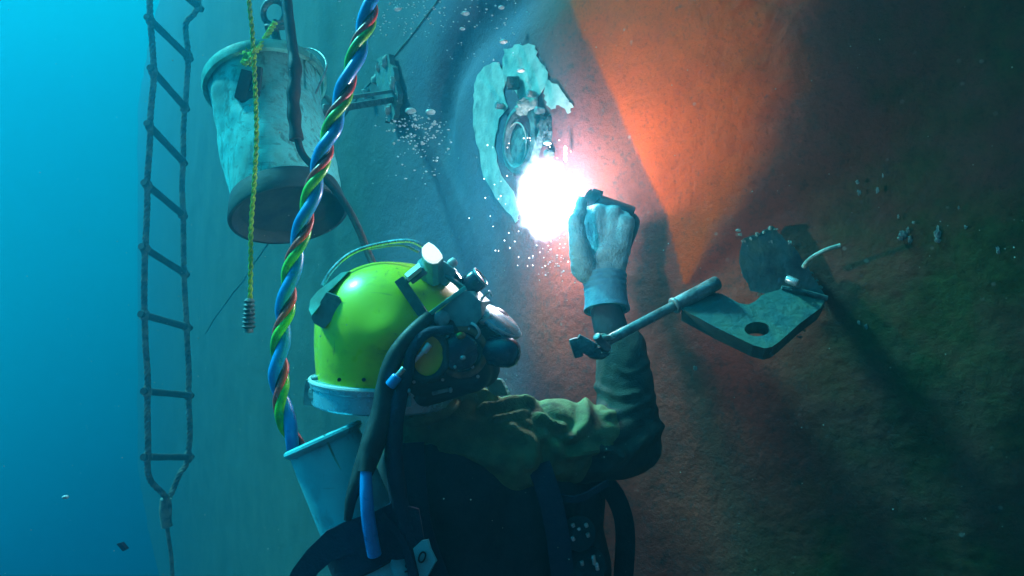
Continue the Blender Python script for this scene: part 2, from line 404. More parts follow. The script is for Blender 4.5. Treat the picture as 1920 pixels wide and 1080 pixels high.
def hull_mat():
    m = bpy.data.materials.new('hull_paint'); m.use_nodes = True; n = m.node_tree; b = n.nodes['Principled BSDF']
    L = n.links; N = n.nodes.new
    t = N('ShaderNodeTexCoord')
    def nz(scale, detail=8, rough=.6, w=(0, 0, 0)):
        mp = N('ShaderNodeMapping'); mp.inputs['Location'].default_value = w; L.new(t.outputs['Object'], mp.inputs['Vector'])
        z = N('ShaderNodeTexNoise'); z.inputs['Scale'].default_value = scale; z.inputs['Detail'].default_value = detail; z.inputs['Roughness'].default_value = rough
        L.new(mp.outputs['Vector'], z.inputs['Vector']); return z.outputs['Fac']
    def rng_(v, a, b_, c=0, d=1):
        r = N('ShaderNodeMapRange'); r.inputs['From Min'].default_value = a; r.inputs['From Max'].default_value = b_; r.inputs['To Min'].default_value = c; r.inputs['To Max'].default_value = d
        L.new(v, r.inputs['Value']); return r.outputs['Result']
    def mix(f, a, c):
        x = N('ShaderNodeMix'); x.data_type = 'RGBA'
        for k, v in (('A', a), ('B', c)):
            if isinstance(v, tuple): x.inputs[k].default_value = (*v, 1)
            else: L.new(v, x.inputs[k])
        if isinstance(f, float): x.inputs['Factor'].default_value = f
        else: L.new(f, x.inputs['Factor'])
        return x.outputs['Result']
    def mul(a, c, op='MULTIPLY'):
        x = N('ShaderNodeMath'); x.operation = op
        for k, v in ((0, a), (1, c)):
            if isinstance(v, (int, float)): x.inputs[k].default_value = v
            else: L.new(v, x.inputs[k])
        return x.outputs[0]
    al = N('ShaderNodeAttribute'); al.attribute_name = 'along'; s0 = al.outputs['Fac']
    oc = N('ShaderNodeAttribute'); oc.attribute_name = 'orange_coat'; orange = oc.outputs['Fac']
    base = mix(rng_(nz(3.2), .38, .62), (.36, .085, .055), (.24, .068, .048))
    base = mix(rng_(nz(60, 4, .7), .5, .72), base, (.13, .07, .06))
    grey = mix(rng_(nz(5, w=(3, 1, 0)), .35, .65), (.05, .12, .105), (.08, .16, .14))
    leftish = rng_(s0, hull_s(860), hull_s(640))          # grey coat towards the far end, teal cast of the water put into its colour
    arc_violet = mix(rng_(nz(4, w=(4, 4, 0)), .35, .65), (.10, .115, .19), (.15, .14, .20))  # violet glow of the arc put into the hull colour
    base = mix(rng_(s0, hull_s(1040), hull_s(900)), base, arc_violet)
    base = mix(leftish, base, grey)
    # weed film on the near end
    weed = mul(rng_(nz(2.3, 10, .62, (5, 2, 7)), .44, .58), rng_(s0, hull_s(1300), hull_s(1560)))
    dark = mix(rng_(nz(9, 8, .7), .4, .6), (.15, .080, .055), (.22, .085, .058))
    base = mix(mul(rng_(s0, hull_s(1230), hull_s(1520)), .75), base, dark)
    base = mix(mul(weed, .85), base, mix(rng_(nz(40), .4, .6), (.03, .075, .018), (.05, .11, .03)))
    ocol = mix(rng_(nz(14, 9, .65), .42, .68), (.68, .088, .008), (.54, .074, .010))
    om = mul(orange, rng_(nz(7, 9, .7, (9, 0, 0)), .14, .30), 'MULTIPLY')
    base = mix(om, base, ocol)
    base = mix(rng_(nz(130, 6, .8, (3, 3, 3)), .52, .70, 0, .6), base, (.05, .035, .028))
    base = mix(mul(rng_(nz(22, 10, .75, (7, 1, 3)), .60, .66), .55), base, (.07, .05, .04))
    # pale specks of barnacle scars
    vo = N('ShaderNodeTexVoronoi'); vo.inputs['Scale'].default_value = 26; L.new(t.outputs['Object'], vo.inputs['Vector'])
    sp = mul(rng_(vo.outputs['Distance'], .13, .07), rng_(nz(6, w=(2, 2, 2)), .52, .6))
    base = mix(mul(sp, .5), base, (.36, .33, .30))
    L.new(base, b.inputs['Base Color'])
    b.inputs['Roughness'].default_value = .82; b.inputs['Specular IOR Level'].default_value = .25
    bm_ = N('ShaderNodeBump'); bm_.inputs['Strength'].default_value = .75; bm_.inputs['Distance'].default_value = .0055
    h = mul(nz(75, 8, .75), mul(nz(14, 6, .6, (1, 1, 1)), 1.2), 'ADD'); L.new(h, bm_.inputs['Height']); L.new(bm_.outputs['Normal'], b.inputs['Normal'])
    return m
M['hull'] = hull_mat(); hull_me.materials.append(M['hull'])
hull = thing('ship_hull', (0, 0, 0), 'huge rust red and grey ship hull with an orange skeg, curving away into blue water', 'ship hull')
ho_ = bpy.data.objects.new('shell_plating', hull_me); COL.objects.link(ho_); ho_.parent = hull

# welded seams across the plating
def seam(pts, r=.0035, off=.0015, name='weld_seam'):
    p = spline([np.array([*hsz(*q), 0]) for q in pts], 160); out = []
    for i, q in enumerate(p):
        x, y = hull_xy(q[0]); nx, ny = hull_n(q[0])
        w = Vector((q[0], q[1], 0)); d = noise.noise(w * 1.7) * .018 + noise.noise(w * 6) * .003
        d -= .05 * float(groove_fade(q[1]) * np.exp(-(seg_dist(np.array(q[0]), np.array(q[1]), grooveP) / .10) ** 2))
        out.append(np.array([x + nx * (off + d), y + ny * (off + d), q[1]]))
    rr = [r * (1 + .35 * noise.noise(Vector((i * .9, r * 99, 0)))) for i in range(len(out))]
    return obj(name, tube(out, rr, 8), M['seam'], hull)
seam([(850, -30), (740, 105), (625, 245), (560, 350), (500, 460), (440, 545), (385, 625)])
seam([(700, 60), (640, 160), (600, 255)], r=.003)

# scraped, pale patches of primer round the outlet
def jag(poly, amp=3.5, sub=4):
    out = []
    for i, (a, b) in enumerate(zip(poly, poly[1:] + poly[:1])):
        for k in range(sub):
            t = k / sub; q = (a[0] + (b[0] - a[0]) * t, a[1] + (b[1] - a[1]) * t)
            if k: q = (q[0] + random.uniform(-amp, amp), q[1] + random.uniform(-amp, amp))
            out.append(q)
    return out
patches = [
 [(897, 150), (912, 126), (940, 118), (951, 140), (948, 168), (957, 200), (938, 232), (930, 275), (946, 330), (985, 395), (972, 418), (935, 372), (905, 318), (892, 250), (893, 190)],
 [(948, 92), (976, 83), (1006, 86), (1013, 112), (1030, 136), (1024, 165), (1012, 192), (1002, 218), (986, 196), (968, 168), (950, 150), (946, 118)],
 [(1030, 150), (1048, 158), (1064, 182), (1079, 202), (1068, 214), (1052, 198), (1038, 206), (1024, 186), (1026, 162)]]
for pg in patches:
    pg = jag(pg); nn = hull_normal(pg[0][0]); lv = []
    pts = []
    for (a, b) in pg:
        s_, z_ = hsz(a, b); w = Vector((s_, z_, 0)); d = noise.noise(w * 1.7) * .018 + noise.noise(w * 6) * .003 + .0025
        pts.append(on_hull(a, b, d))
    obj('primer_patch', slab(pts, nn * .0014), M['primer'], hull, smooth=False)

# pale limpets and scabs on the dark end
for (a, b, r) in ((1608, 342, 7), (1611, 362, 4), (1645, 357, 6), (1693, 440, 8), (1702, 432, 6), (1712, 418, 6), (1688, 446, 5), (1706, 450, 6), (1757, 440, 9), (1758, 452, 7), (1810, 427, 5), (1684, 407, 4), (1797, 390, 4), (1655, 330, 3), (1610, 605, 4), (1624, 612, 4), (1870, 470, 5), (1305, 690, 5), (1690, 665, 4)):
    y = hull_xy(hull_s(a))[1]; obj('barnacle', ball(on_hull(a, b, .006), r / F * y * random.uniform(.35, .9), r / F * y * .25, r / F * y * random.uniform(.4, 1.2), 3, .9), M['growth'], hull)

# ------------------------------------------------------------------ the round outlet being welded
oc_ = on_hull(984, 262, .0); on = hull_normal(984)
outlet = thing('pipe_outlet', oc_, 'dark round outlet with a thin pale ring, set in scraped paint beside the arc', 'pipe outlet')
q = F / hull_xy(hull_s(984))[1]
flg = obj('flange', lathe([(.095, -.02), (.094, .010), (.088, .020), (.074, .024), (.070, .022), (.066, .012), (.062, .004), (.05, .0)], oc_, on, 56), M['fitting'], outlet)
vfc = obj('valve_face', lathe([(0, .012), (.03, .011), (.05, .008), (.058, .004), (.064, .004)], on_hull(974, 276, 0), on, 48), M['fitting'], outlet)
obj('seal_ring', ring(on_hull(974, 276, .014), on, .062, .0021), M['primer'], vfc)
obj('hinge_lug', box(on_hull(976, 158, .022), .035, .03, .03, bev=.006), M['fitting'], outlet)
for a, b in ((950, 200), (1025, 210), (1042, 290), (1010, 178)):
    obj('bolt_head', cyl(on_hull(a, b, .01), on_hull(a, b, .034), .009, 6, .1), M['steel'], flg)
rg = ball(on_hull(1000, 200, .012), .035, .02, .022, 3, .6); obj('weed_scab', rg, M['growth'], outlet)
obj('weed_scab', ball(on_hull(1030, 250, .012), .02, .014, .035, 3, .7), M['fitting'], outlet)

# ------------------------------------------------------------------ rope ladder
ladder = thing('rope_ladder', P(316, 857, 3.5), 'twisted rope ladder with dark rungs hanging beside the far end of the hull', 'rope ladder')
YL, YR = 3.35, 3.65
lad = [((282, 38), (352, 106)), ((287, 133), (346, 200)), ((281, 237), (342, 302)), ((276, 347), (342, 402)), ((272, 466), (345, 512)), ((271, 591), (350, 613)), ((276, 734), (353, 741)), ((276, 857), (353, 857))]
def ropegeo(path, q_, rad, pitch, ph=0): return join(*[strand(path, q_, rad * .5, rad * .58, pitch, ph + k * 2 * math.pi / 3, 8) for k in range(3)])
lp = [P(283, -420, YL), P(280, -200, YL), P(284, -70, YL)] + [P(*a, YL) for a, b in lad] + [P(284, 900, 3.42), P(306, 925, 3.47), P(316, 945, 3.5), P(314, 985, 3.51)]
rp = [P(375, -420, YR), P(366, -200, YR), P(372, 0, YR), P(350, 45, YR)] + [P(*b, YR) for a, b in lad] + [P(338, 890, 3.6), P(322, 925, 3.55), P(309, 950, 3.51), P(305, 985, 3.51)]
for pth in (lp, rp):
    pp, qq = resample(spline(pth, 240), .008)
    pp = [p + np.array([noise.noise(Vector((p[2] * 4, p[0], 1))) * .012, 0, 0]) for p in pp]
    obj('side_rope', ropegeo(pp, qq, .014, .075), M['ladderrope'], ladder)
pp, qq = resample(spline([P(310, 965, 3.51), P(316, 1010, 3.51), P(322, 1060, 3.51), P(326, 1180, 3.53), P(322, 1400, 3.53)], 80), .008)
obj('tail_rope', ropegeo(pp, qq, .010, .06), M['ladderrope'], ladder)
obj('end_whipping', hose([P(311, 935, 3.5), P(309, 960, 3.5), P(313, 988, 3.5)], .026, 12, 12), M['ladderrope'], ladder)
lad2 = [((284, -62), (371, 12))] + lad
for a, b in lad2:
    A, B = P(*a, YL), P(*b, YR); d = (B - A).normalized() * .03
    obj('rung', tube(spline([A - d, A * .66 + B * .34, A * .34 + B * .66, B + d], 10), [.016, .0175, .016, .0175, .016], 12), M['wood'], ladder)
    for pnt in (A, B):
        obj('lashing', ball(pnt, random.uniform(.017, .026), .022, random.uniform(.02, .034), 2, .35), M['ladderrope'], ladder)

# ------------------------------------------------------------------ bucket
bt, bb = P(497, 152, 1.98), P(541, 395, 1.84)
bax = (bb - bt).normalized(); BL = (bb - bt).length
bucket = thing('bucket', bt, 'dirty white plastic bucket with dark base, hanging by the green cord', 'bucket')
def crumple(g, amp):
    vs, fs = g; o = []
    for v in vs:
        v = Vector(v); h = (v - bt).dot(bax); c = bt + bax * h; d = v - c
        k = noise.noise(Vector((v.x * 9, v.y * 9, v.z * 5))) * amp * min(1, max(0, h / .1)) + noise.noise(v * 26) * amp * .25
        o.append(c + d * (1 + k))
    return o, fs
R1, R2 = .152, .136
wall_prof = [(R1 - .004 - (R1 - R2) * t, .012 + (BL - .045) * t) for t in np.linspace(0, 1, 40)]
obj('bucket_wall', crumple(lathe(wall_prof + [(r - .004, h) for r, h in wall_prof[::-1]], bt, bax, 90), .10), M['bucket'], bucket)
obj('bucket_rim', lathe([(R1 + .002, -.006), (R1 + .010, -.002), (R1 + .012, .012), (R1 + .010, .026), (R1 + .001, .030), (R1 - .006, .02), (R1 - .006, 0), (R1 + .002, -.006)], bt, bax, 90), M['rim'], bucket)
obj('bucket_base', lathe([(.137, BL - .045), (.141, BL - .03), (.149, BL + .012), (.147, BL + .018), (.139, BL + .018), (.134, BL + .01), (.120, BL - .004), (.116, BL - .006), (0, BL - .008)], bt, bax, 80), M['darkbase'], bucket)
hb = P(472, 165, 1.83)
obj('handle_bracket', join(box(P(458, 160, 1.80), .03, .016, .075, Matrix.Rotation(.25, 3, 'Y'), .004), box(P(482, 152, 1.80), .02, .016, .07, Matrix.Rotation(.1, 3, 'Y'), .004), box(P(470, 182, 1.80), .05, .014, .03, None, .004)), M['darkbase'], bucket)
# inside the bucket: dark debris line is hidden; the handle wire
obj('bail_wire', hose([P(592, 175, 1.86), P(612, 120, 1.9), P(585, 92, 1.95), P(530, 95, 1.95)], .003, 8, 30), M['steel'], bucket)

# shackle and pear weight above the bucket
sh = thing('shackle', P(520, 85, 1.93), 'dark round shackle with a pear shaped drop hanging above the bucket', 'shackle')
obj('bow', ring(P(514, 24, 1.93), (.2, 1, .1), .032, .0085, 40), M['fitting'], sh)
obj('pin', cyl(P(498, 52, 1.93), P(545, 48, 1.93), .010, 14), M['fitting'], sh)
obj('shank', hose([P(521, 40, 1.93), P(515, 58, 1.93), P(517, 75, 1.93)], [.014, .010, .009], 12, 12), M['fitting'], sh)
obj('drop', lathe([(0, -.05), (.006, -.045), (.009, -.03), (.014, -.012), (.021, .004), (.022, .014), (.016, .026), (0, .03)], P(519, 88, 1.93), (0, 0, -1), 24), M['fitting'], sh)
cord = thing('tie_cord', P(470, 120, 1.8), 'frayed yellow green cord knotted from the shackle to the bucket rim', 'cord')
pp, qq = resample(spline([P(516, 42, 1.9), P(500, 68, 1.86), P(484, 92, 1.82), P(466, 104, 1.79), P(456, 118, 1.78), P(470, 112, 1.77), P(478, 100, 1.78)], 60), .004)
obj('strand', join(*[strand(pp, qq, .0035, .0045, .03, k * 3.14, 8) for k in range(2)]), M['yrope'], cord)
for k in range(3):
    obj('knot_loop', ring(P(464 + 5 * k, 106 + 4 * k, 1.785), (1, .3 * k, .8 - .7 * k), .012, .0045, 20, 8), M['yrope'], cord)
for k in range(7):
    a = P(468, 112, 1.78); d = Vector((random.uniform(-.03, .02), random.uniform(-.01, .01), random.uniform(-.035, .03)))
    obj('fray', hose([a, a + d * .6 + Vector((.004, 0, .003)), a + d], .0015, 5, 6), M['yrope'], cord)

line = thing('hand_line', P(466, 620, 1.62), 'thin yellow green line with a ribbed weight, hanging in front of the bucket', 'line')
pp, qq = resample(spline([P(460, -300, 1.66), P(463, -100, 1.66), P(467, 0, 1.66), P(473, 60, 1.66), P(478, 150, 1.65), P(481, 250, 1.64), P(477, 340, 1.63), P(471, 420, 1.62), P(470, 500, 1.62), P(469, 565, 1.62)], 160), .005)
obj('twisted_line', join(*[strand(pp, qq, .0025, .0034, .034, k * 3.14, 8) for k in range(2)]), M['yrope'], line)
prof = [(0, 0), (.008, .002)]
for k in range(7): prof += [(.0125 + .0006 * k, .008 + k * .0095), (.009, .013 + k * .0095)]
prof += [(.011, .078), (0, .08)]
obj('sinker', lathe(prof, P(468, 558, 1.62), (-.03, 0, -1), 18), M['fitting'], line)

ah = thing('air_hose', P(556, 260, 1.72), 'dark taped hose hanging across the bucket front then slanting down behind the helmet', 'hose')
pp, _ = resample(spline([P(528, -300, 1.78), P(532, -100, 1.78), P(538, 0, 1.76), P(546, 70, 1.74), P(553, 130, 1.72), P(550, 190, 1.71), P(556, 262, 1.70)], 100), .01)
rad = [.0125 + .0016 * math.sin(i * 1.1) * (1 if i > len(pp) * .72 else .2) + (.003 if i > len(pp) * .72 else 0) for i in range(len(pp))]
obj('taped_sheath', tube(pp, rad, 14), M['rubber'], ah)
obj('bare_hose', hose([P(556, 255, 1.70), P(568, 290, 1.69), P(600, 325, 1.67), P(640, 372, 1.65), P(668, 420, 1.63), P(692, 478, 1.6), P(720, 540, 1.55)], .0085, 12, 60), M['rubber'], ah)
obj('ferrule', ring(P(557, 258, 1.70), (.2, 0, -1), .010, .005, 20, 8), M['fitting'], ah)

# ------------------------------------------------------------------ umbilical
um = thing('umbilical', P(545, 830, 1.27), 'thick umbilical of twisted blue, green and red hoses rising past the helmet', 'umbilical')
path = [P(735, -330, 1.42), P(718, -140, 1.38), P(697, 0, 1.36), P(672, 90, 1.35), P(636, 200, 1.34), P(603, 300, 1.33), P(575, 400, 1.32), P(549, 500, 1.31), P(533, 590, 1.30), P(523, 680, 1.29), P(529, 760, 1.28), P(552, 830, 1.28), P(585, 900, 1.30), P(625, 980, 1.33)]
pp, qq = resample(spline(path, 300), .004)
PITCH = .138
obj('blue_hose', strand(pp, qq, 0.0070, 0.0116, PITCH, 0.3, 16, .22), M['blue'], um)
obj('green_hose', strand(pp, qq, 0.0098, 0.0082, PITCH, 0.3 + 2.7, 14, .22), M['green'], um)
obj('red_cable', strand(pp, qq, 0.0110, 0.0060, PITCH, 0.3 + 3.75, 12, .22), M['red'], um)
obj('black_core', strand(pp, qq, .005, .006, PITCH, 0.3 + 4.6, 10), M['rubber'], um)

# ------------------------------------------------------------------ hull bracket, far (left)
lb = thing('hook_bracket', on_hull(748, 170), 'small weedy steel bracket with twin bars on the grey plating behind the umbilical', 'bracket')
obj('base_plate', slab([on_hull(a, b, .012) for a, b in jag([(722, 112), (744, 104), (754, 140), (760, 190), (752, 225), (736, 232), (730, 180), (712, 150)], 3)], hull_normal(745) * .02), M['plate'], lb, False)
obj('upper_bar', bar(on_hull(748, 172, .02), P(660, 182, 2.26), .014, .012), M['plate'], lb)
obj('lower_bar', bar(on_hull(748, 188, .02), P(608, 208, 2.2), .016, .022), M['fitting'], lb)
obj('hook_ball', ball(P(612, 208, 2.2), .019, .019, .022, 3, .2), M['fitting'], lb)
obj('hook_tip', tube([P(625, 195, 2.2), P(612, 182, 2.2), P(600, 176, 2.2)], [.012, .008, .003], 10), M['plate'], lb)
for (a, b) in ((724, 128), (738, 118), (716, 152), (752, 160), (700, 178), (745, 205)):
    obj('weed_scab', ball(on_hull(a, b, .03), .018, .014, .024, 2, .7), M['growth'], lb)

# ------------------------------------------------------------------ lug plate, near (right)
lug = thing('lug_plate', on_hull(1465, 500), 'corroded steel lug with a round hole, bolted to a ragged plate on the dark hull', 'lug plate')
def depth_lug(a, b):                      # the shelf leans out of the hull towards the diver
    return 1.385 - (b - 545) * .0011 - (1540 - a) * .00022
shelf = [(1278, 579), (1300, 566), (1336, 548), (1354, 551), (1369, 559), (1385, 568), (1402, 571), (1416, 565), (1428, 553), (1470, 540), (1549, 558), (1538, 578), (1500, 606), (1462, 640), (1448, 650), (1434, 653), (1412, 647), (1341, 613)]
hole = [(1420 + 24 * math.cos(t), 617 + 13.5 * math.sin(t)) for t in np.linspace(0, 2 * math.pi, 28, endpoint=False)]
sp_ = [P(a, b, depth_lug(a, b)) for a, b in shelf]; hp_ = [P(a, b, depth_lug(a, b)) for a, b in hole]
shp = obj('shelf_plate', slab(sp_, Vector((.004, .022, -.022)), [hp_]), M['plate'], lug, False)
up_ = jag([(1406, 545), (1390, 508), (1386, 486), (1393, 447), (1424, 438), (1448, 423), (1466, 441), (1488, 463), (1510, 494), (1522, 517), (1549, 556), (1500, 556), (1450, 556)], 2.2, 3)
wpl = obj('wall_plate', slab([P(a, b, 1.415 - (b - 430) * .0002) for a, b in up_], Vector((.01, .03, 0))), M['plate'], lug, False)
obj('bolt', cyl(P(1474, 522, 1.375), P(1497, 532, 1.36), .008, 16, .5), M['chrome'], lug)
obj('corner_weld', hose([P(1465, 541, 1.375), P(1505, 548, 1.37), P(1550, 560, 1.37)], .006, 8, 20), M['fitting'], lug)
obj('wire_stub', hose([P(1508, 500, 1.38), P(1518, 486, 1.36), P(1545, 470, 1.34), P(1576, 460, 1.33)], [.0055, .004, .004, .0045], 9, 24), M['growth'], lug)
random.seed(11)
edge_pts = [(1388, 440), (1395, 452), (1400, 462), (1408, 448), (1420, 440), (1432, 436), (1444, 428), (1455, 430), (1480, 455), (1487, 466), (1390, 500), (1394, 512), (1402, 528), (1410, 540), (1424, 552), (1434, 512), (1425, 482), (1418, 488), (1432, 474), (1445, 453), (1522, 512), (1532, 526), (1538, 538), (1500, 632), (1490, 624), (1508, 620), (1384, 432)]
for (a, b) in edge_pts:
    y = 1.40 if b < 560 else 1.36
    obj('weld_spatter', ball(P(a, b, y + .012), random.uniform(.002, .005), .003, random.uniform(.0015, .004), 3, .8), M['growth'], wpl)

rod = thing('steel_bar', P(1230, 600, 1.27), 'bright steel bar with a sleeve, jutting from the lug plate across the raised forearm', 'bar')
A, B = P(1345, 530, 1.335), P(1265, 573, 1.30); Cc, D = P(1272, 569, 1.303), P(1128, 645, 1.24)
obj('sleeve', cyl(B, A, .0135, 22, .2), M['steel'], rod)
obj('shaft', cyl(D, Cc, .0090, 20, .2), M['steel'], rod)
obj('lock_collar', ring(B, A - B, .0115, .004, 24, 8), M['steel'], rod)
obj('split_clamp', join(box(P(1097, 648, 1.235), .036, .02, .026, Matrix.Rotation(.5, 3, 'Y'), .004), box(P(1080, 652, 1.235), .016, .018, .034, Matrix.Rotation(-.3, 3, 'Y'), .004)), M['fitting'], rod)
obj('clamp_screw', cyl(P(1118, 630, 1.22), P(1140, 655, 1.24), .0075, 10, .2), M['steel'], rod)
obj('weed_scab', ball(P(1132, 633, 1.225), .014, .008, .006, 2, .7), M['growth'], rod)
obj('weed_scab', ball(P(1120, 662, 1.235), .018, .010, .010, 2, .6), M['fitting'], rod)

# ------------------------------------------------------------------ diver
YH = 1.25
diver = thing('person', P(880, 1080, 1.3), 'diver in olive canvas jacket and dark suit, one gloved hand raised to weld', 'person')
neck = P(800, 770, 1.30); shR = P(925, 835, 1.30); elb = P(1183, 815, 1.40); wri = P(1137, 585, 1.50)
shL = P(800, 900, 1.38)
def folds(a, nn):
    o = a.copy()
    px = 960 + a[:, 0] / a[:, 1] * F; py = 540 - a[:, 2] / a[:, 1] * F
    L = [([(835, 745), (880, 735), (925, 741)], 6, .010), ([(905, 762), (950, 752), (1000, 752)], 6, .013), ([(925, 782), (960, 775), (1010, 762)], 5, .010), ([(1010, 775), (1035, 795), (1060, 800)], 6, .012), ([(1098, 745), (1100, 790), (1070, 820)], 8, .009),
         ([(1045, 835), (1060, 855), (1110, 845), (1160, 850)], 8, .012), ([(960, 800), (1000, 830), (1000, 870)], 9, .010), ([(1115, 725), (1160, 742), (1200, 735)], 5, .005), ([(1140, 775), (1180, 768), (1225, 745)], 6, .005), ([(780, 860), (860, 850), (930, 870)], 12, .008), ([(1130, 880), (1180, 850), (1240, 800)], 10, .008), ([(1150, 690), (1180, 700), (1215, 680)], 5, .004)]
    for poly, w, amp in L:
        pts = [np.array(p, float) for p in spline([(x, y, 0) for x, y in poly], 14)]; d = np.full(len(a), 1e9)
        for p in pts: d = np.minimum(d, np.hypot(px - p[0], py - p[1]))
        k = amp * np.exp(-(d / w) ** 2) - amp * .55 * np.exp(-((d - 2.1 * w) / w) ** 2)
        o += nn * k[:, None]
    for i in range(len(a)):
        v = Vector(a[i]); q_ = Vector((v.x * 13 + v.z * 7, v.y * 12, v.z * 15 - v.x * 6))
        k = (abs(noise.noise(q_)) - .2) * .008 + noise.noise(v * 7) * .0035 + (abs(noise.noise(v * 34)) - .2) * .0028 + noise.noise(v * 55) * .0022
        o[i] += nn[i] * k
    return o
jacket = join(
    limb(P(835, 800, 1.34), P(840, 900, 1.36), .108, .108, 32), limb(P(950, 870, 1.36), P(940, 900, 1.37), .095, .10, 32),
    limb(shL, P(850, 910, 1.42), .115, .10, 28),
    limb(P(850, 815, 1.31), P(960, 836, 1.31), .082, .086, 28), limb(P(930, 826, 1.31), P(1060, 828, 1.35), .086, .078, 28),
    limb(P(1045, 826, 1.35), P(1110, 824, 1.375), .080, .072, 28),
    limb(P(800, 770, 1.29), P(820, 830, 1.32), .06, .08, 24))
body = join(limb(wri, P(1160, 670, 1.46), .034, .040, 20), limb(P(1165, 700, 1.455), P(1181, 815, 1.40), .040, .046, 20), limb(P(1155, 660, 1.465), P(1166, 710, 1.455), .040, .04, 20), limb(elb, P(930, 830, 1.32), .045, .055, 20),
    limb(P(930, 835, 1.33), P(820, 830, 1.33), .06, .06), limb(P(840, 840, 1.35), P(880, 1250, 1.37), .09, .09), limb(P(790, 640, 1.29), P(800, 800, 1.31), .05, .05),
    ball(P(768, 615, 1.25), .075, .09, .10))
obj('body', fused(body, .008, 3), M['neoprene'], diver)
lower_torso = join(limb(P(845, 892, 1.34), P(865, 1280, 1.36), .134, .138, 32), limb(P(970, 915, 1.37), P(960, 1290, 1.37), .118, .13, 32), limb(P(1060, 930, 1.41), P(1065, 1290, 1.41), .075, .10, 24))
obj('shaded_lower_torso', fused(lower_torso, .009, 5, lambda a, nn: a + nn * np.array([noise.noise(Vector(v) * 16) * .008 for v in a])[:, None]), M['neoprene'], diver)  # black skin over the lower jacket, its shade put into the colour
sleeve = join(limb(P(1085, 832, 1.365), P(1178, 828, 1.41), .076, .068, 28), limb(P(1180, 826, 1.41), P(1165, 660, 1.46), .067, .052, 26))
jk = obj('jacket', fused(jacket, .0055, 6, folds, 2), M['canvas'], diver)
obj('sleeve', fused(sleeve, .0055, 6, folds, 2), M['shadedsleeve'], jk)
# face inside the mask opening
obj('jacket_collar', hose([P(742, 770, 1.28), P(775, 782, 1.21), P(830, 768, 1.22), P(870, 748, 1.29)], [.012, .018, .016, .003], 14, 30), M['canvas'], diver)
obj('neck_flap', slab([P(a, b, 1.30) for a, b in jag([(893, 704), (915, 710), (938, 712), (948, 728), (952, 742), (930, 742), (916, 732), (912, 722)], 1.2, 3)], Vector((.004, .012, 0))), M['collarcloth'], diver, False)
# harness
def strap(ctrl, w, th, name='harness_strap', m='webbing', parent=None, up=(0, 1, .2), seg=40):
    pts = spline(ctrl, seg); T, _ = frames(pts); V, Fc = [], []
    for p, t in zip(pts, T):
        nrm = Vector(up) - t * Vector(up).dot(t); nrm.normalize(); s_ = t.cross(nrm)
        for (a, b) in ((-1, -1), (1, -1), (1, 1), (-1, 1)): V.append(Vector(p) + s_ * a * w / 2 + nrm * b * th / 2)
    for i in range(len(pts) - 1):
        for k in range(4): j = (k + 1) % 4; Fc.append((i * 4 + k, i * 4 + j, i * 4 + 4 + j, i * 4 + 4 + k))
    Fc += [(3, 2, 1, 0), tuple((len(pts) - 1) * 4 + k for k in range(4))]
    return obj(name, (V, Fc), M[m], parent or diver)
strap([P(1010, 870, 1.25), P(1030, 930, 1.24), P(1045, 1000, 1.24), P(1060, 1120, 1.25)], .04, .005)
strap([P(1040, 930, 1.26), P(1085, 935, 1.24), P(1140, 905, 1.28)], .012, .004)
strap([P(770, 830, 1.20), P(775, 920, 1.19), P(790, 1010, 1.19), P(830, 1120, 1.2)], .045, .006)
strap([P(1120, 890, 1.37), P(1156, 935, 1.37), P(1172, 1000, 1.37), P(1166, 1120, 1.37)], .036, .012, m='neoprene')
for (a, b, h) in ((1073, 985, 7), (1084, 992, 5), (1098, 985, 7), (1101, 1003, 8), (1073, 1010, 8), (1090, 1056, 9), (1112, 1050, 18), (1118, 1062, 14)):
    obj('buckle', cyl(P(a, b - h / 2, 1.235), P(a + 3, b + h / 2, 1.235), .0035, 10, .4), M['chrome'], diver)
obj('gauge_case', cyl(P(1086, 1000, 1.30), P(1086, 1000, 1.245), .03, 24, .15), M['neoprene'], diver)
obj('gauge_case', cyl(P(1100, 1060, 1.31), P(1100, 1060, 1.245), .034, 24, .15), M['neoprene'], diver)
obj('zip_tag', slab([P(a, b, 1.225) for a, b in ((877, 1050), (888, 1068), (880, 1090), (868, 1076))], Vector((0, .006, 0))), M['canvas'], diver, False)
# the raised glove
def kd(a, b, y): return P(a, b, y + .03 * max(0, min(1, (600 - b) / 100)))
K = [kd(1100, 410, 1.535), kd(1124, 401, 1.525), kd(1150, 405, 1.515), kd(1172, 420, 1.505)]
hand = [limb(kd(1134, 560, 1.50), kd(1132, 520, 1.51), .040, .042)]
for i, k in enumerate(K):
    hand.append(limb(kd(1118 + 9 * i, 520, 1.515 - .003 * i), k, .030, .0215))
hand.append(limb(kd(1120, 490, 1.51), kd(1150, 470, 1.51), .035, .037))
Lf = [.036, .040, .037, .030]
for i, k in enumerate(K):
    up1 = k + Vector((-.012 + .004 * i, .030, .020)) * (Lf[i] / .036)
    p2 = up1 + Vector((-.006, .030, -.012)); p3 = p2 + Vector((.004, .004, -.030))
    hand += [limb(k, up1, .0185, .0165, 14, 4), limb(up1, p2, .0165, .015, 14, 4), limb(p2, p3, .015, .013, 14, 4)]
hand += [limb(kd(1098, 505, 1.495), kd(1084, 455, 1.475), .030, .022, 16), limb(kd(1084, 455, 1.475), kd(1080, 415, 1.478), .0205, .0165, 16), limb(kd(1080, 415, 1.478), kd(1091, 381, 1.500), .0165, .0140, 16)]
def knit(a, nn):
    o = a.copy()
    for i in range(len(a)):
        v = Vector(a[i]); o[i] += nn[i] * (noise.noise(v * 38) * .003 + noise.noise(Vector((v.x * 40, v.y * 40, v.z * 90))) * .0016)
    return o
glv = obj('glove', fused(join(*hand), .0036, 4, knit), M['glove'], diver)
ca, cb = kd(1133, 518, 1.508), kd(1138, 582, 1.50); n_ = 26; prof = []
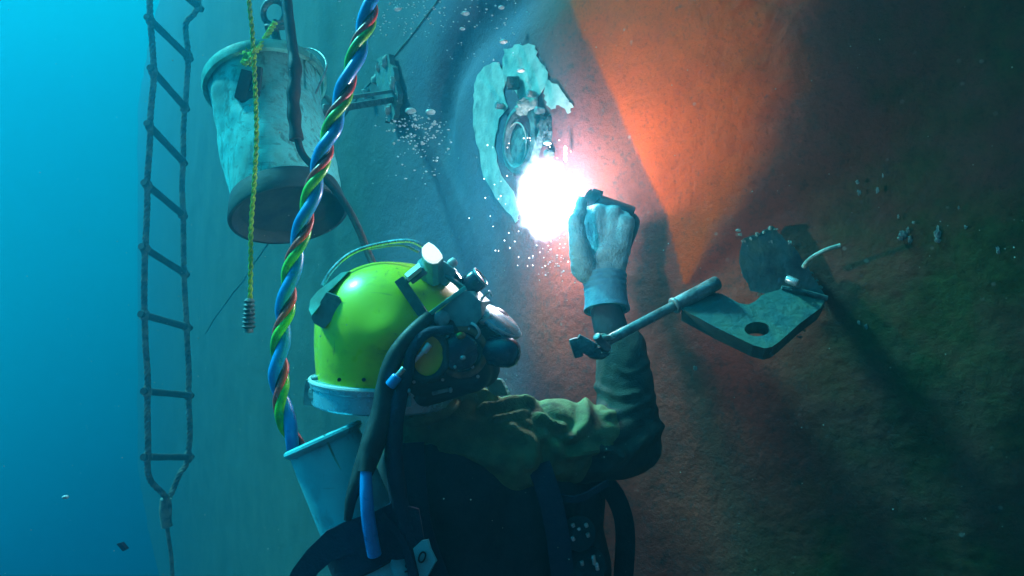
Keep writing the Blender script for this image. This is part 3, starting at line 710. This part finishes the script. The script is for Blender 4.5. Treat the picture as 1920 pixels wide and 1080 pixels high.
for k in range(n_ + 1):
    t = k / n_; prof.append((.0475 - .003 * math.sin(t * 3.1) + (.0011 * math.sin(t * 40) if t < .55 else 0) + (.0012 if k > n_ - 3 else 0), (cb - ca).length * t))
prof.append((.040, (cb - ca).length))
obj('glove_cuff', lathe(prof, ca, cb - ca, 44), M['cuff'], glv)

# ------------------------------------------------------------------ electrode holder
st = thing('electrode_holder', P(1150, 395, 1.57), 'dark insulated welding electrode holder gripped in the raised glove', 'electrode holder')
ha, hb_ = P(1098, 372, 1.60), P(1186, 405, 1.57)
obj('grip', cyl(hb_, P(1120, 380, 1.575), .021, 20, .2, .019), M['holder'], st)
obj('jaw', join(cyl(P(1122, 379, 1.575), P(1100, 368, 1.585), .019, 16, .2), box(P(1118, 366, 1.577), .024, .03, .022, Matrix.Rotation(.3, 3, 'Y'), .003)), M['holder'], st)
obj('electrode', cyl(P(1105, 372, 1.583), P(1052, 368, 1.635), .0035, 10, .1), M['steel'], st)
obj('power_cable', hose([hb_, P(1192, 422, 1.585), P(1172, 480, 1.60), P(1152, 580, 1.585), P(1165, 700, 1.55), P(1170, 820, 1.51), P(1120, 900, 1.48), P(1080, 1150, 1.5)], .0085, 12, 70), M['rubber'], st)

# ------------------------------------------------------------------ the arc
ARC = P(1018, 372, 1.64)
arc = thing('welding_arc', ARC, 'blinding white ball of the welding arc at the lower rim of the outlet', 'welding arc')
am = bpy.data.materials.new('arc_plasma'); am.use_nodes = True; n = am.node_tree; n.nodes.clear()
ao = n.nodes.new('ShaderNodeOutputMaterial'); av = n.nodes.new('ShaderNodeEmission'); av.inputs['Color'].default_value = (.70, .76, 1, 1)
atc = n.nodes.new('ShaderNodeTexCoord'); al_ = n.nodes.new('ShaderNodeVectorMath'); al_.operation = 'LENGTH'
amp_ = n.nodes.new('ShaderNodeMapping'); amp_.inputs['Scale'].default_value = (1 / .078, 1 / .078, 1 / .122)
anz = n.nodes.new('ShaderNodeTexNoise'); anz.inputs['Scale'].default_value = 40; anz.inputs['Detail'].default_value = 5
n.links.new(atc.outputs['Object'], anz.inputs['Vector']); n.links.new(atc.outputs['Object'], amp_.inputs['Vector'])
n.links.new(amp_.outputs['Vector'], al_.inputs[0])
aad = n.nodes.new('ShaderNodeMath'); aad.operation = 'MULTIPLY_ADD'; aad.inputs[1].default_value = .58
n.links.new(anz.outputs['Fac'], aad.inputs[0]); n.links.new(al_.outputs['Value'], aad.inputs[2])
amr = n.nodes.new('ShaderNodeMapRange'); amr.inputs['From Min'].default_value = 1.15; amr.inputs['From Max'].default_value = .77; amr.inputs['To Min'].default_value = 0; amr.inputs['To Max'].default_value = 1
n.links.new(aad.outputs[0], amr.inputs['Value'])
apw = n.nodes.new('ShaderNodeMath'); apw.operation = 'POWER'; apw.inputs[1].default_value = 1.5; n.links.new(amr.outputs['Result'], apw.inputs[0])
ams = n.nodes.new('ShaderNodeMath'); ams.operation = 'MULTIPLY'; ams.inputs[1].default_value = 110; n.links.new(apw.outputs[0], ams.inputs[0])
n.links.new(ams.outputs[0], av.inputs['Strength']); n.links.new(av.outputs['Emission'], ao.inputs['Volume'])
obj('plasma_glow', ball(ARC, .092, .092, .126, 3), am, arc)
sm = bpy.data.materials.new('glowing_spatter'); sm.use_nodes = True; b = sm.node_tree.nodes['Principled BSDF']
b.inputs['Emission Color'].default_value = (1, .93, .95, 1); b.inputs['Emission Strength'].default_value = 5
random.seed(5)
gl = []
for k in range(60):
    t = random.uniform(0, 6.28); r = random.uniform(66, 95) * (1 + random.random() * .4)
    a, c = 1024 + r * math.cos(t) * .9, 368 + r * math.sin(t) * 1.15
    if a > 1085: continue
    gl.append(ball(on_hull(a, c, random.uniform(.01, .06)), random.uniform(.0006, .0016), None, random.uniform(.0006, .0018), 1))
gl += [ball(on_hull(1074, 283 + k * 9, .03), .0035, .003, .007, 2, .4) for k in range(3)]
tag(obj('spatter', join(*gl), sm, arc), kind='stuff')
pl_ = bpy.data.lights.new('arc_light', 'POINT'); pl_.energy = 3.7; pl_.color = (1.0, .90, .96); pl_.shadow_soft_size = .014
po = bpy.data.objects.new('arc_light', pl_); COL.objects.link(po); po.location = P(1026, 372, 1.632)

# ------------------------------------------------------------------ helmet
hel = thing('diving_helmet', P(725, 740, YH), 'bright yellow green diving helmet with chrome fittings and lamp, worn by the diver', 'diving helmet')
HC = P(727, 712, YH); HU = Vector((.05, -.02, 1)).normalized()
prof = []
HH, HR = .205, .127
for k in range(60):
    t = k / 59
    if t < .36: h = t / .36 * .085; r = HR * (.945 + .055 * math.sin(t / .36 * math.pi / 2))
    else:
        a = (t - .36) / .64 * math.pi / 2; h = .085 + (HH - .085) * math.sin(a) ** 1.0; r = HR * math.cos(a) ** .92
    prof.append((r, h))
V, Fc = lathe(prof, HC, HU, 96)
ear = P(735, 625, 1.13)
o_ = []
for v in V:
    c = HC + HU * (v - HC).dot(HU); d = (v - c)
    k = math.exp(-((v - ear).length / .034) ** 2) * .015
    fwd = max(0, d.normalized().dot(Vector((.9, .3, 0)))) if d.length > 1e-4 else 0
    v = v + d.normalized() * k if d.length > 1e-4 else v
    v = v + Vector((.9, .3, 0)) * (.02 * fwd ** 2) * min(1, d.length / .06)
    o_.append(v)
obj('shell', (o_, Fc), M['helmet'], hel)
# neck clamp
NC = P(719, 740, YH)
obj('neck_clamp', lathe([(.105, -.012), (.119, -.013), (.1215, -.010), (.1215, .016), (.1245, .018), (.1255, .027), (.123, .031), (.106, .032)], NC, Vector((.03, -.03, 1)), 96), M['clamp'], hel)
obj('clamp_highlight', ring(NC + Vector((0, 0, .027)), Vector((.03, -.03, 1)), .1225, .0042, 90, 8), M['whitemetal'], hel)  # white ring added as the highlight band along the clamp top
obj('clamp_latch', join(box(P(590, 735, 1.22), .030, .03, .045, Matrix.Rotation(.1, 3, 'Y'), .007), cyl(P(586, 712, 1.20), P(604, 712, 1.20), .008, 14), ball(P(592, 738, 1.20), .012, .01, .015, 2, .3)), M['steel'], hel)
for a in (636, 682): obj('clamp_screw', cyl(P(a, 712, 1.118), P(a, 712, 1.128), .0032, 8), M['rubber'], hel)
# rear weight block
m_ = Matrix.Rotation(-.72, 3, 'Y') @ Matrix.Rotation(.35, 3, 'Z')
wb_c = P(612, 572, 1.17)
blk = [(583, 585), (586, 560), (610, 533), (643, 509), (650, 512), (636, 540), (645, 570), (625, 592), (606, 614), (590, 606)]
obj('rear_weight', slab([P(a, b, 1.15) for a, b in [(583, 594), (612, 548), (634, 556), (643, 570), (622, 600), (606, 616), (588, 606)]], Vector((0, .06, .0))), M['tealmetal'], hel, False)
obj('weight_lid', slab([P(a, b, 1.132 + (594 - b) * .0007) for a, b in [(579, 580), (582, 562), (596, 545), (612, 533), (640, 511), (652, 510), (628, 535), (612, 550), (598, 575), (584, 592)]], Vector((.004, .055, .004))), M['rim'], hel, False)
# handle strap over the top
obj('lifting_handle', hose([P(605, 535, 1.20), P(622, 507, 1.20), P(655, 477, 1.21), P(700, 460, 1.22), P(760, 451, 1.22), P(790, 460, 1.22), P(805, 478, 1.22)], .0036, 8, 50), M['chrome'], hel)
obj('lifting_handle', hose([P(690, 466, 1.24), P(750, 459, 1.24), P(785, 472, 1.24)], .0025, 8, 30), M['steel'], hel)
# lamp
lens_px = ((804, 455), (813, 460), (822, 469), (828, 478), (824, 482), (819, 487), (810, 488), (802, 485), (796, 480), (792, 473), (792, 466), (797, 460))
lens_pt = [P(a, b, 1.145 + (488 - b) * .0012) for a, b in lens_px]
mid = sum(lens_pt, Vector()) / len(lens_pt)
lbd = obj('lamp_body', join(slab([mid + (p - mid) * 1.12 + Vector((0, .006, -.005)) for p in lens_pt], Vector((-.003, .030, -.034))), cyl(P(800, 525, 1.21), P(807, 495, 1.19), .022, 24, .2), box(P(832, 512, 1.20), .034, .03, .034, Matrix.Rotation(.6, 3, 'Y'), .006)), M['tealmetal'], hel)
lm = bpy.data.materials.new('glowing_lamp_glass'); lm.use_nodes = True; b = lm.node_tree.nodes['Principled BSDF']
b.inputs['Base Color'].default_value = (.8, .85, .85, 1); b.inputs['Emission Color'].default_value = (.85, 1, 1, 1); b.inputs['Emission Strength'].default_value = .55  # emission put into the lens to turn it white
obj('lamp_lens', slab([mid + (p - mid) * 1.06 for p in lens_pt], Vector((0, .008, -.005))), lm, lbd, False)
obj('lamp_arm', slab([P(758, 514, 1.138), P(785, 492, 1.138), P(789, 500, 1.118), P(764, 520, 1.118)], Vector((0, .012, -.006))), M['whitemetal'], hel, False)
obj('lamp_arm', bar(P(772, 530, 1.148), P(800, 510, 1.148), .012, .006), M['steel'], hel)
# front frame
fr = [P(748, 523, 1.143), P(800, 598, 1.142), P(870, 541, 1.165), P(830, 508, 1.185)]
obj('port_frame', join(bar(fr[0], fr[1], .013, .016), bar(P(757, 531, 1.142), P(795, 505, 1.15), .012, .008), bar(P(835, 515, 1.19), fr[2], .008, .007)), M['plate'], hel)
obj('port_frame', bar(P(804, 590, 1.14), P(873, 539, 1.15), .012, .0065), M['rim'], hel)
obj('front_housing', slab([P(a, b, 1.145) for a, b in ((810, 594), (868, 546), (880, 546), (902, 566), (903, 592), (893, 606), (872, 612), (845, 612), (822, 606))], Vector((.012, .08, .0))), M['tealmetal'], hel, False)
obj('pivot_disc', cyl(P(829, 598, 1.15), P(828, 597, 1.125), .0125, 20), M['steel'], hel)
obj('hinge_plate', slab([P(a, b, 1.14) for a, b in ((796, 592), (812, 586), (850, 602), (860, 620), (830, 628), (800, 622), (790, 606))], Vector((0, .03, 0))), M['rubber'], hel, False)
obj('hinge_screw', join(ball(P(848, 493, 1.20), .0085, None, .0085, 2, .2), cyl(P(845, 500, 1.20), P(848, 512, 1.20), .003, 8)), M['whitemetal'], hel)
obj('hinge_rod', join(tube([P(840, 498, 1.19), P(843, 508, 1.19), P(849, 515, 1.19)], .0022, 8), tube([P(846, 519, 1.19), P(858, 534, 1.19)], .0022, 8)), M['whitemetal'], hel)
obj('hinge_arm', bar(P(848, 510, 1.20), P(872, 540, 1.195), .012, .012), M['navyknob'], hel)
dkn = obj('dial_knob', cyl(P(874, 540, 1.20), P(901, 519, 1.195), .0185, 24, .25), M['navyknob'], hel)
obj('dial_rim', ring(P(901, 519, 1.195), (P(901, 519, 1.195) - P(874, 540, 1.20)), .0165, .0022, 30, 8), M['chrome'], dkn)
obj('hook', tube(spline([P(892, 573, 1.18), P(897, 568, 1.18), P(907, 556, 1.18), P(916, 546, 1.18), P(922, 556, 1.18)], 16), .0022, 8), M['whitemetal'], hel)
obj('hook', tube([P(892, 568, 1.18), P(903, 577, 1.18)], .0022, 8), M['whitemetal'], hel)
# regulator with chrome cover
rc = P(925, 615, 1.20)
obj('regulator_body', ball(P(922, 618, 1.22), .036, .04, .040, 3), M['navyknob'], hel)
rgc = obj('regulator_cover', lathe([(.044, -.004), (.046, 0), (.044, .006), (.036, .011), (.024, .014), (0, .016)], P(932, 603, 1.20), Vector((.55, -.22, .80)), 40), M['clamp'], hel)
obj('cover_glint', ring(P(934, 601, 1.20), Vector((.55, -.22, .80)), .0435, .003, 44, 8), M['whitemetal'], rgc)  # white ring added as the arc-lit edge of the cover
obj('purge_button', cyl(P(912, 600, 1.172), P(906, 592, 1.166), .012, 20, .3), M['whitemetal'], hel)
obj('bias_knob', lathe([(0, -.006), (.014, -.005), (.021, 0), (.0245, .008), (.025, .03), (.024, .042), (.018, .052), (.008, .056), (0, .0565)], P(912, 656, 1.17), Vector((.93, -.25, -.10)), 36), M['navyknob'], hel)
obj('whisker_neck', ball(P(905, 650, 1.185), .03, .03, .03, 3), M['rubber'], hel)
# side port and its ring
sp0 = P(862, 660, 1.135); spax = Vector((.12, -1, .02))
spt = obj('side_port', lathe([(0, .022), (.018, .020), (.027, .014), (.030, .004), (.030, -.03)], sp0, spax, 40), M['navyknob'], hel)
obj('port_ring', ring(P(866, 660, 1.15), spax, .037, .0055, 48, 10), M['brown'], hel)
obj('port_shroud', lathe([(.047, -.03), (.046, -.01), (.040, -.004), (.03, -.004)], P(864, 660, 1.15), spax, 48), M['rubber'], hel)
obj('port_screw', ball(P(864, 629, 1.112), .008, .006, .006, 2), M['gold'], spt)
obj('port_screw', ball(P(868, 671, 1.108), .005, .004, .004, 2), M['chrome'], spt)
obj('port_screw', ball(P(853, 688, 1.112), .0028, None, .0028, 2), M['chrome'], spt)
# lower jaw and side window
obj('chin_piece', fused(join(limb(P(770, 705, 1.16), P(880, 695, 1.19), .032, .038), limb(P(850, 640, 1.20), P(900, 690, 1.22), .05, .035), limb(P(790, 735, 1.17), P(860, 722, 1.18), .026, .02)), .006, 3), M['rubber'], hel)
obj('yoke_hose', hose([P(806, 592, 1.13), P(775, 622, 1.115), P(750, 652, 1.108), P(733, 685, 1.105), P(722, 730, 1.105), P(716, 775, 1.10), P(700, 830, 1.09), P(680, 885, 1.08), P(660, 930, 1.07), P(652, 975, 1.07)], [.010, .012, .013, .014, .015, .017, .019, .016, .009, .006], 16, 90), M['rubber'], hel)
obj('yoke_hose', hose([P(850, 618, 1.12), P(800, 625, 1.11), P(772, 660, 1.105), P(765, 695, 1.105), P(750, 745, 1.10), P(738, 820, 1.10), P(745, 920, 1.10), P(765, 1010, 1.10), P(790, 1120, 1.1)], [.007, .008, .009, .009, .012, .014, .014, .012, .012], 14, 90), M['webbing'], hel)
wr = [P(802 + 35 * math.cos(t) + 8 * math.sin(t), 667 + 43 * math.sin(t) - 12 * math.cos(t), 1.118) for t in np.linspace(0, 2 * math.pi, 40)]
obj('side_window_rim', tube([np.array(v) for v in wr], .006, 10, False), M['rubber'], hel)
obj('side_window', slab([P(802 + 32 * math.cos(t) + 8 * math.sin(t), 667 + 40 * math.sin(t) - 12 * math.cos(t), 1.120) for t in np.linspace(0, 2 * math.pi, 32, endpoint=False)], Vector((0, .006, 0))), mat('dark_yellow_panel', (.85, .70, .03), .3, col2=(.62, .58, .03), scale=30, bump=.2), hel, False)
obj('window_latch', join(cyl(P(773, 680, 1.108), P(797, 656, 1.108), .0035, 10), cyl(P(794, 660, 1.106), P(806, 645, 1.106), .0055, 10, .3)), M['whitemetal'], hel)
obj('hose_fitting', cyl(P(730, 724, 1.085), P(746, 705, 1.085), .0085, 14, .3), M['blue'], hel)
obj('hose_fitting', cyl(P(744, 706, 1.085), P(758, 690, 1.085), .0045, 12, .3), M['chrome'], hel)
obj('hose_fitting', cyl(P(786, 608, 1.125), P(797, 597, 1.125), .0065, 10, .3), M['rim'], hel)
obj('chin_catch', join(box(P(755, 752, 1.12), .028, .01, .018, None, .005), ball(P(764, 732, 1.10), .005, None, .005, 2)), M['tank'], hel)
obj('chin_catch', bar(P(810, 738, 1.14), P(842, 730, 1.14), .008, .006), M['steel'], hel)
obj('chin_catch', ball(P(845, 731, 1.135), .003, .003, .005, 2), M['chrome'], hel)

for a, b, r_ in ((776, 716, .0028), (802, 716, .0024), (830, 712, .0026), (886, 688, .003), (903, 634, .003), (838, 632, .0026), (896, 706, .003), (879, 617, .0028)):
    obj('highlight_screw', ball(P(a, b, 1.118 + (a - 776) * .0003), r_, None, r_, 2), M['whitemetal'], hel)  # white screws added as small highlights on the helmet front
obj('crescent_glint', tube(spline([P(884, 606, 1.14), P(893, 612, 1.135), P(899, 624, 1.14), P(893, 634, 1.15)], 14), .0022, 8), M['whitemetal'], hel)  # white curve added as a crescent reflection beside the cover
# ------------------------------------------------------------------ bail-out bottle on the back
bo = thing('gas_cylinder', P(665, 940, 1.17), 'pale blue grey gas bottle strapped slanting on the back of the diver', 'gas cylinder')
Y0 = 1.17
ta, tb = P(604, 818, Y0), P(735, 1130, 1.15); tax = (tb - ta).normalized(); TL = (tb - ta).length
TR = 70 / F * Y0
obj('cylinder_wall', lathe([(0, .004), (TR - .010, .004), (TR - .008, .0), (TR + .001, .0), (TR + .0035, .004), (TR + .002, .011), (TR - .002, .014), (TR - .001, .05), (TR, TL * .5), (TR, TL)], ta, tax, 72), M['tank'], bo)
obj('rim_bead', ring(ta + tax * .005, tax, TR, .0056, 72, 8), M['tank'], bo)
sd = Vector((.15, -1, .1))
obj('wide_strap', lathe([(TR + .003, 0), (TR + .007, .003), (TR + .007, .062), (TR + .003, .066)], ta + tax * .152, tax, 60), M['webbing'], bo)
lo = [(528, 1110), (548, 1068), (575, 1032), (612, 996), (650, 978), (700, 962), (735, 942), (785, 955), (800, 1040), (745, 1050), (700, 1046), (655, 1040), (622, 1052), (596, 1075), (575, 1110)]
obj('loose_flap', slab([P(a, b, 1.085 + .00012 * abs(a - 680)) for a, b in lo], Vector((0, .006, 0))), M['webbing'], bo, False)
obj('seam_weld', tube([np.array(P(a, b, 1.113)) for a, b in ((608, 815), (618, 838), (629, 862), (641, 884))], .0016, 8), M['rim'], bo)
obj('side_handle', hose([P(582, 880, 1.128), P(590, 905, 1.120), P(600, 918, 1.122)], .0035, 8, 14), M['rubber'], bo)
obj('label_dot', cyl(P(608, 975, 1.115), P(608, 983, 1.115), .0025, 10), M['whitemetal'], bo)
# painted number
def text(s, loc, size, ang, name, parent):
    c = bpy.data.curves.new('t', 'FONT'); c.body = s; c.size = size; c.extrude = .0006; c.align_x = 'CENTER'; c.align_y = 'CENTER'
    o = bpy.data.objects.new('t', c); COL.objects.link(o)
    ev = o.evaluated_get(bpy.context.evaluated_depsgraph_get()); me = bpy.data.meshes.new_from_object(ev)
    mt = Matrix.Translation(loc) @ Matrix.Rotation(ang, 4, 'Y') @ Matrix.Rotation(R(90), 4, 'X')
    V = [mt @ v.co for v in me.vertices]; Fc = [tuple(p.vertices) for p in me.polygons]
    bpy.data.objects.remove(o); obj(name, (V, Fc), M['ink'], parent, False)
bl = thing('small_bottle', P(780, 1060, 1.13), 'second pale bottle with dark printed number low on the back, half covered by straps', 'gas cylinder')
b1, b2 = P(742, 1004, 1.125), P(775, 1160, 1.12); bx = (b2 - b1).normalized(); br = .0235
obj('cylinder_wall', lathe([(0, -.012), (.012, -.012), (.018, -.006), (.022, .004), (br, .014), (br, .15)], b1, bx, 40), M['tank'], bl)
obj('number_tag', slab([P(a, b, 1.09) for a, b in ((768, 1034), (790, 1014), (801, 1012), (806, 1030), (817, 1052), (796, 1090), (780, 1090), (777, 1062))], Vector((.002, .004, 0))), M['tank'], bl, False)
text('0', P(791, 1046, 1.087), .026, .35, 'painted_digit', bl)
text('9', P(764, 1066, 1.096), .024, .35, 'painted_digit', bl)
strap([P(715, 965, 1.085), P(758, 1020, 1.085), P(790, 1130, 1.085)], .010, .004, 'harness_strap', parent=bl, up=(0, 1, 0))
bh = thing('supply_hose', P(690, 960, 1.06), 'short bright blue hose crossing the dark strap of the gas bottle', 'hose')
obj('hose_run', hose([P(686, 880, 1.07), P(687, 930, 1.06), P(692, 985, 1.06), P(702, 1040, 1.07)], [.0085, .0098, .0105, .0105], 18, 40), M['blue'], bh)
obj('hose_collar', hose([P(690, 850, 1.08), P(686, 885, 1.07)], .012, 14, 8), M['rubber'], bh)

# ------------------------------------------------------------------ bubbles and drifting silt
random.seed(3)
bg = []
def bub(a, b, y, r): bg.append(ball(P(a, b, y), r * random.uniform(.9, 1.5), r, r * random.uniform(.6, 1), 1))
for _ in range(170):
    t = random.random(); a = random.gauss(785, 22 + 12 * t); b = 215 + 125 * t ** .9 * random.random() + 20 * random.random(); bub(a, b, 2.05, random.choice((.0018, .0022, .0028, .004)))
for _ in range(110): bub(random.gauss(760, 45), random.uniform(-10, 70), 2.1, random.choice((.0016, .002, .003)))
for _ in range(60): bub(random.uniform(820, 1010), random.uniform(-10, 130), 1.9, random.choice((.0014, .0018, .0026)))
for _ in range(50): bub(random.gauss(1035, 22), random.gauss(490, 22), 1.62, random.choice((.001, .0015, .002)))
for _ in range(25): bub(random.uniform(700, 900), random.uniform(60, 350), 2.0, .0014)
tag(obj('small_bubbles', join(*bg), M['bubble']), 'streams of tiny air bubbles rising along the hull above the helmet', None, None, 'stuff')
big = [(770, 208, 2.1, .013, 'wide bright air bubble left of a second one below the hook bracket'), (807, 210, 2.1, .012, 'flat bright air bubble right of its twin below the hook bracket'),
       (745, 17, 2.1, .009, 'air bubble near the top edge of the photo right of the umbilical'), (873, 25, 2.0, .009, 'slanted air bubble near the top edge above the hull groove'),
       (944, 78, 1.75, .008, 'round air bubble just left of the highest primer patch'), (976, 132, 1.72, .008, 'white air bubble on the highest primer patch above the outlet'),
       (867, 54, 2.0, .006, 'small air bubble beneath the slanted one near the top edge'), (123, 932, 1.6, .006, 'lone air bubble low in the open blue water'),
       (1027, 268, 1.70, .008, 'bright air bubble on the rim of the outlet above the arc'), (940, 14, 1.9, .007, 'air bubble at the top edge beside the orange skeg')]
for a, b, y, r, lab in big:
    tag(obj('air_bubble', ball(P(a, b, y), r * 1.25, r, r * .7, 3, .12), M['bubble'], None, loc=P(a, b, y)), lab, 'bubble', 'large air bubbles')
def silt():
    g = []
    for _ in range(1100):
        y = random.uniform(.7, 2.6); a = random.uniform(-100, 2000); b = random.uniform(-60, 1140)
        if a > 1250 and y > 1.1: continue
        if a < 420: y = y * 1.4
        g.append(ball(P(a, b, y), random.uniform(.0002, .0007) * (1 + y * .5), None, None, 1))
    return join(*g)
mm = mat('silt_fleck', (.45, .5, .45), .9, bump=0)
tag(obj('floating_silt', silt(), mm), 'fine pale silt flecks drifting in the water', None, None, 'stuff')
tag(obj('debris_scrap', slab([P(a, b, 2.0) for a, b in ((218, 1020), (226, 1018), (236, 1030), (230, 1034))], Vector((.004, .01, 0))), M['webbing'], None, False, loc=P(226, 1025, 2)), 'tiny dark scrap drifting low in the blue water left of the ladder', 'debris')
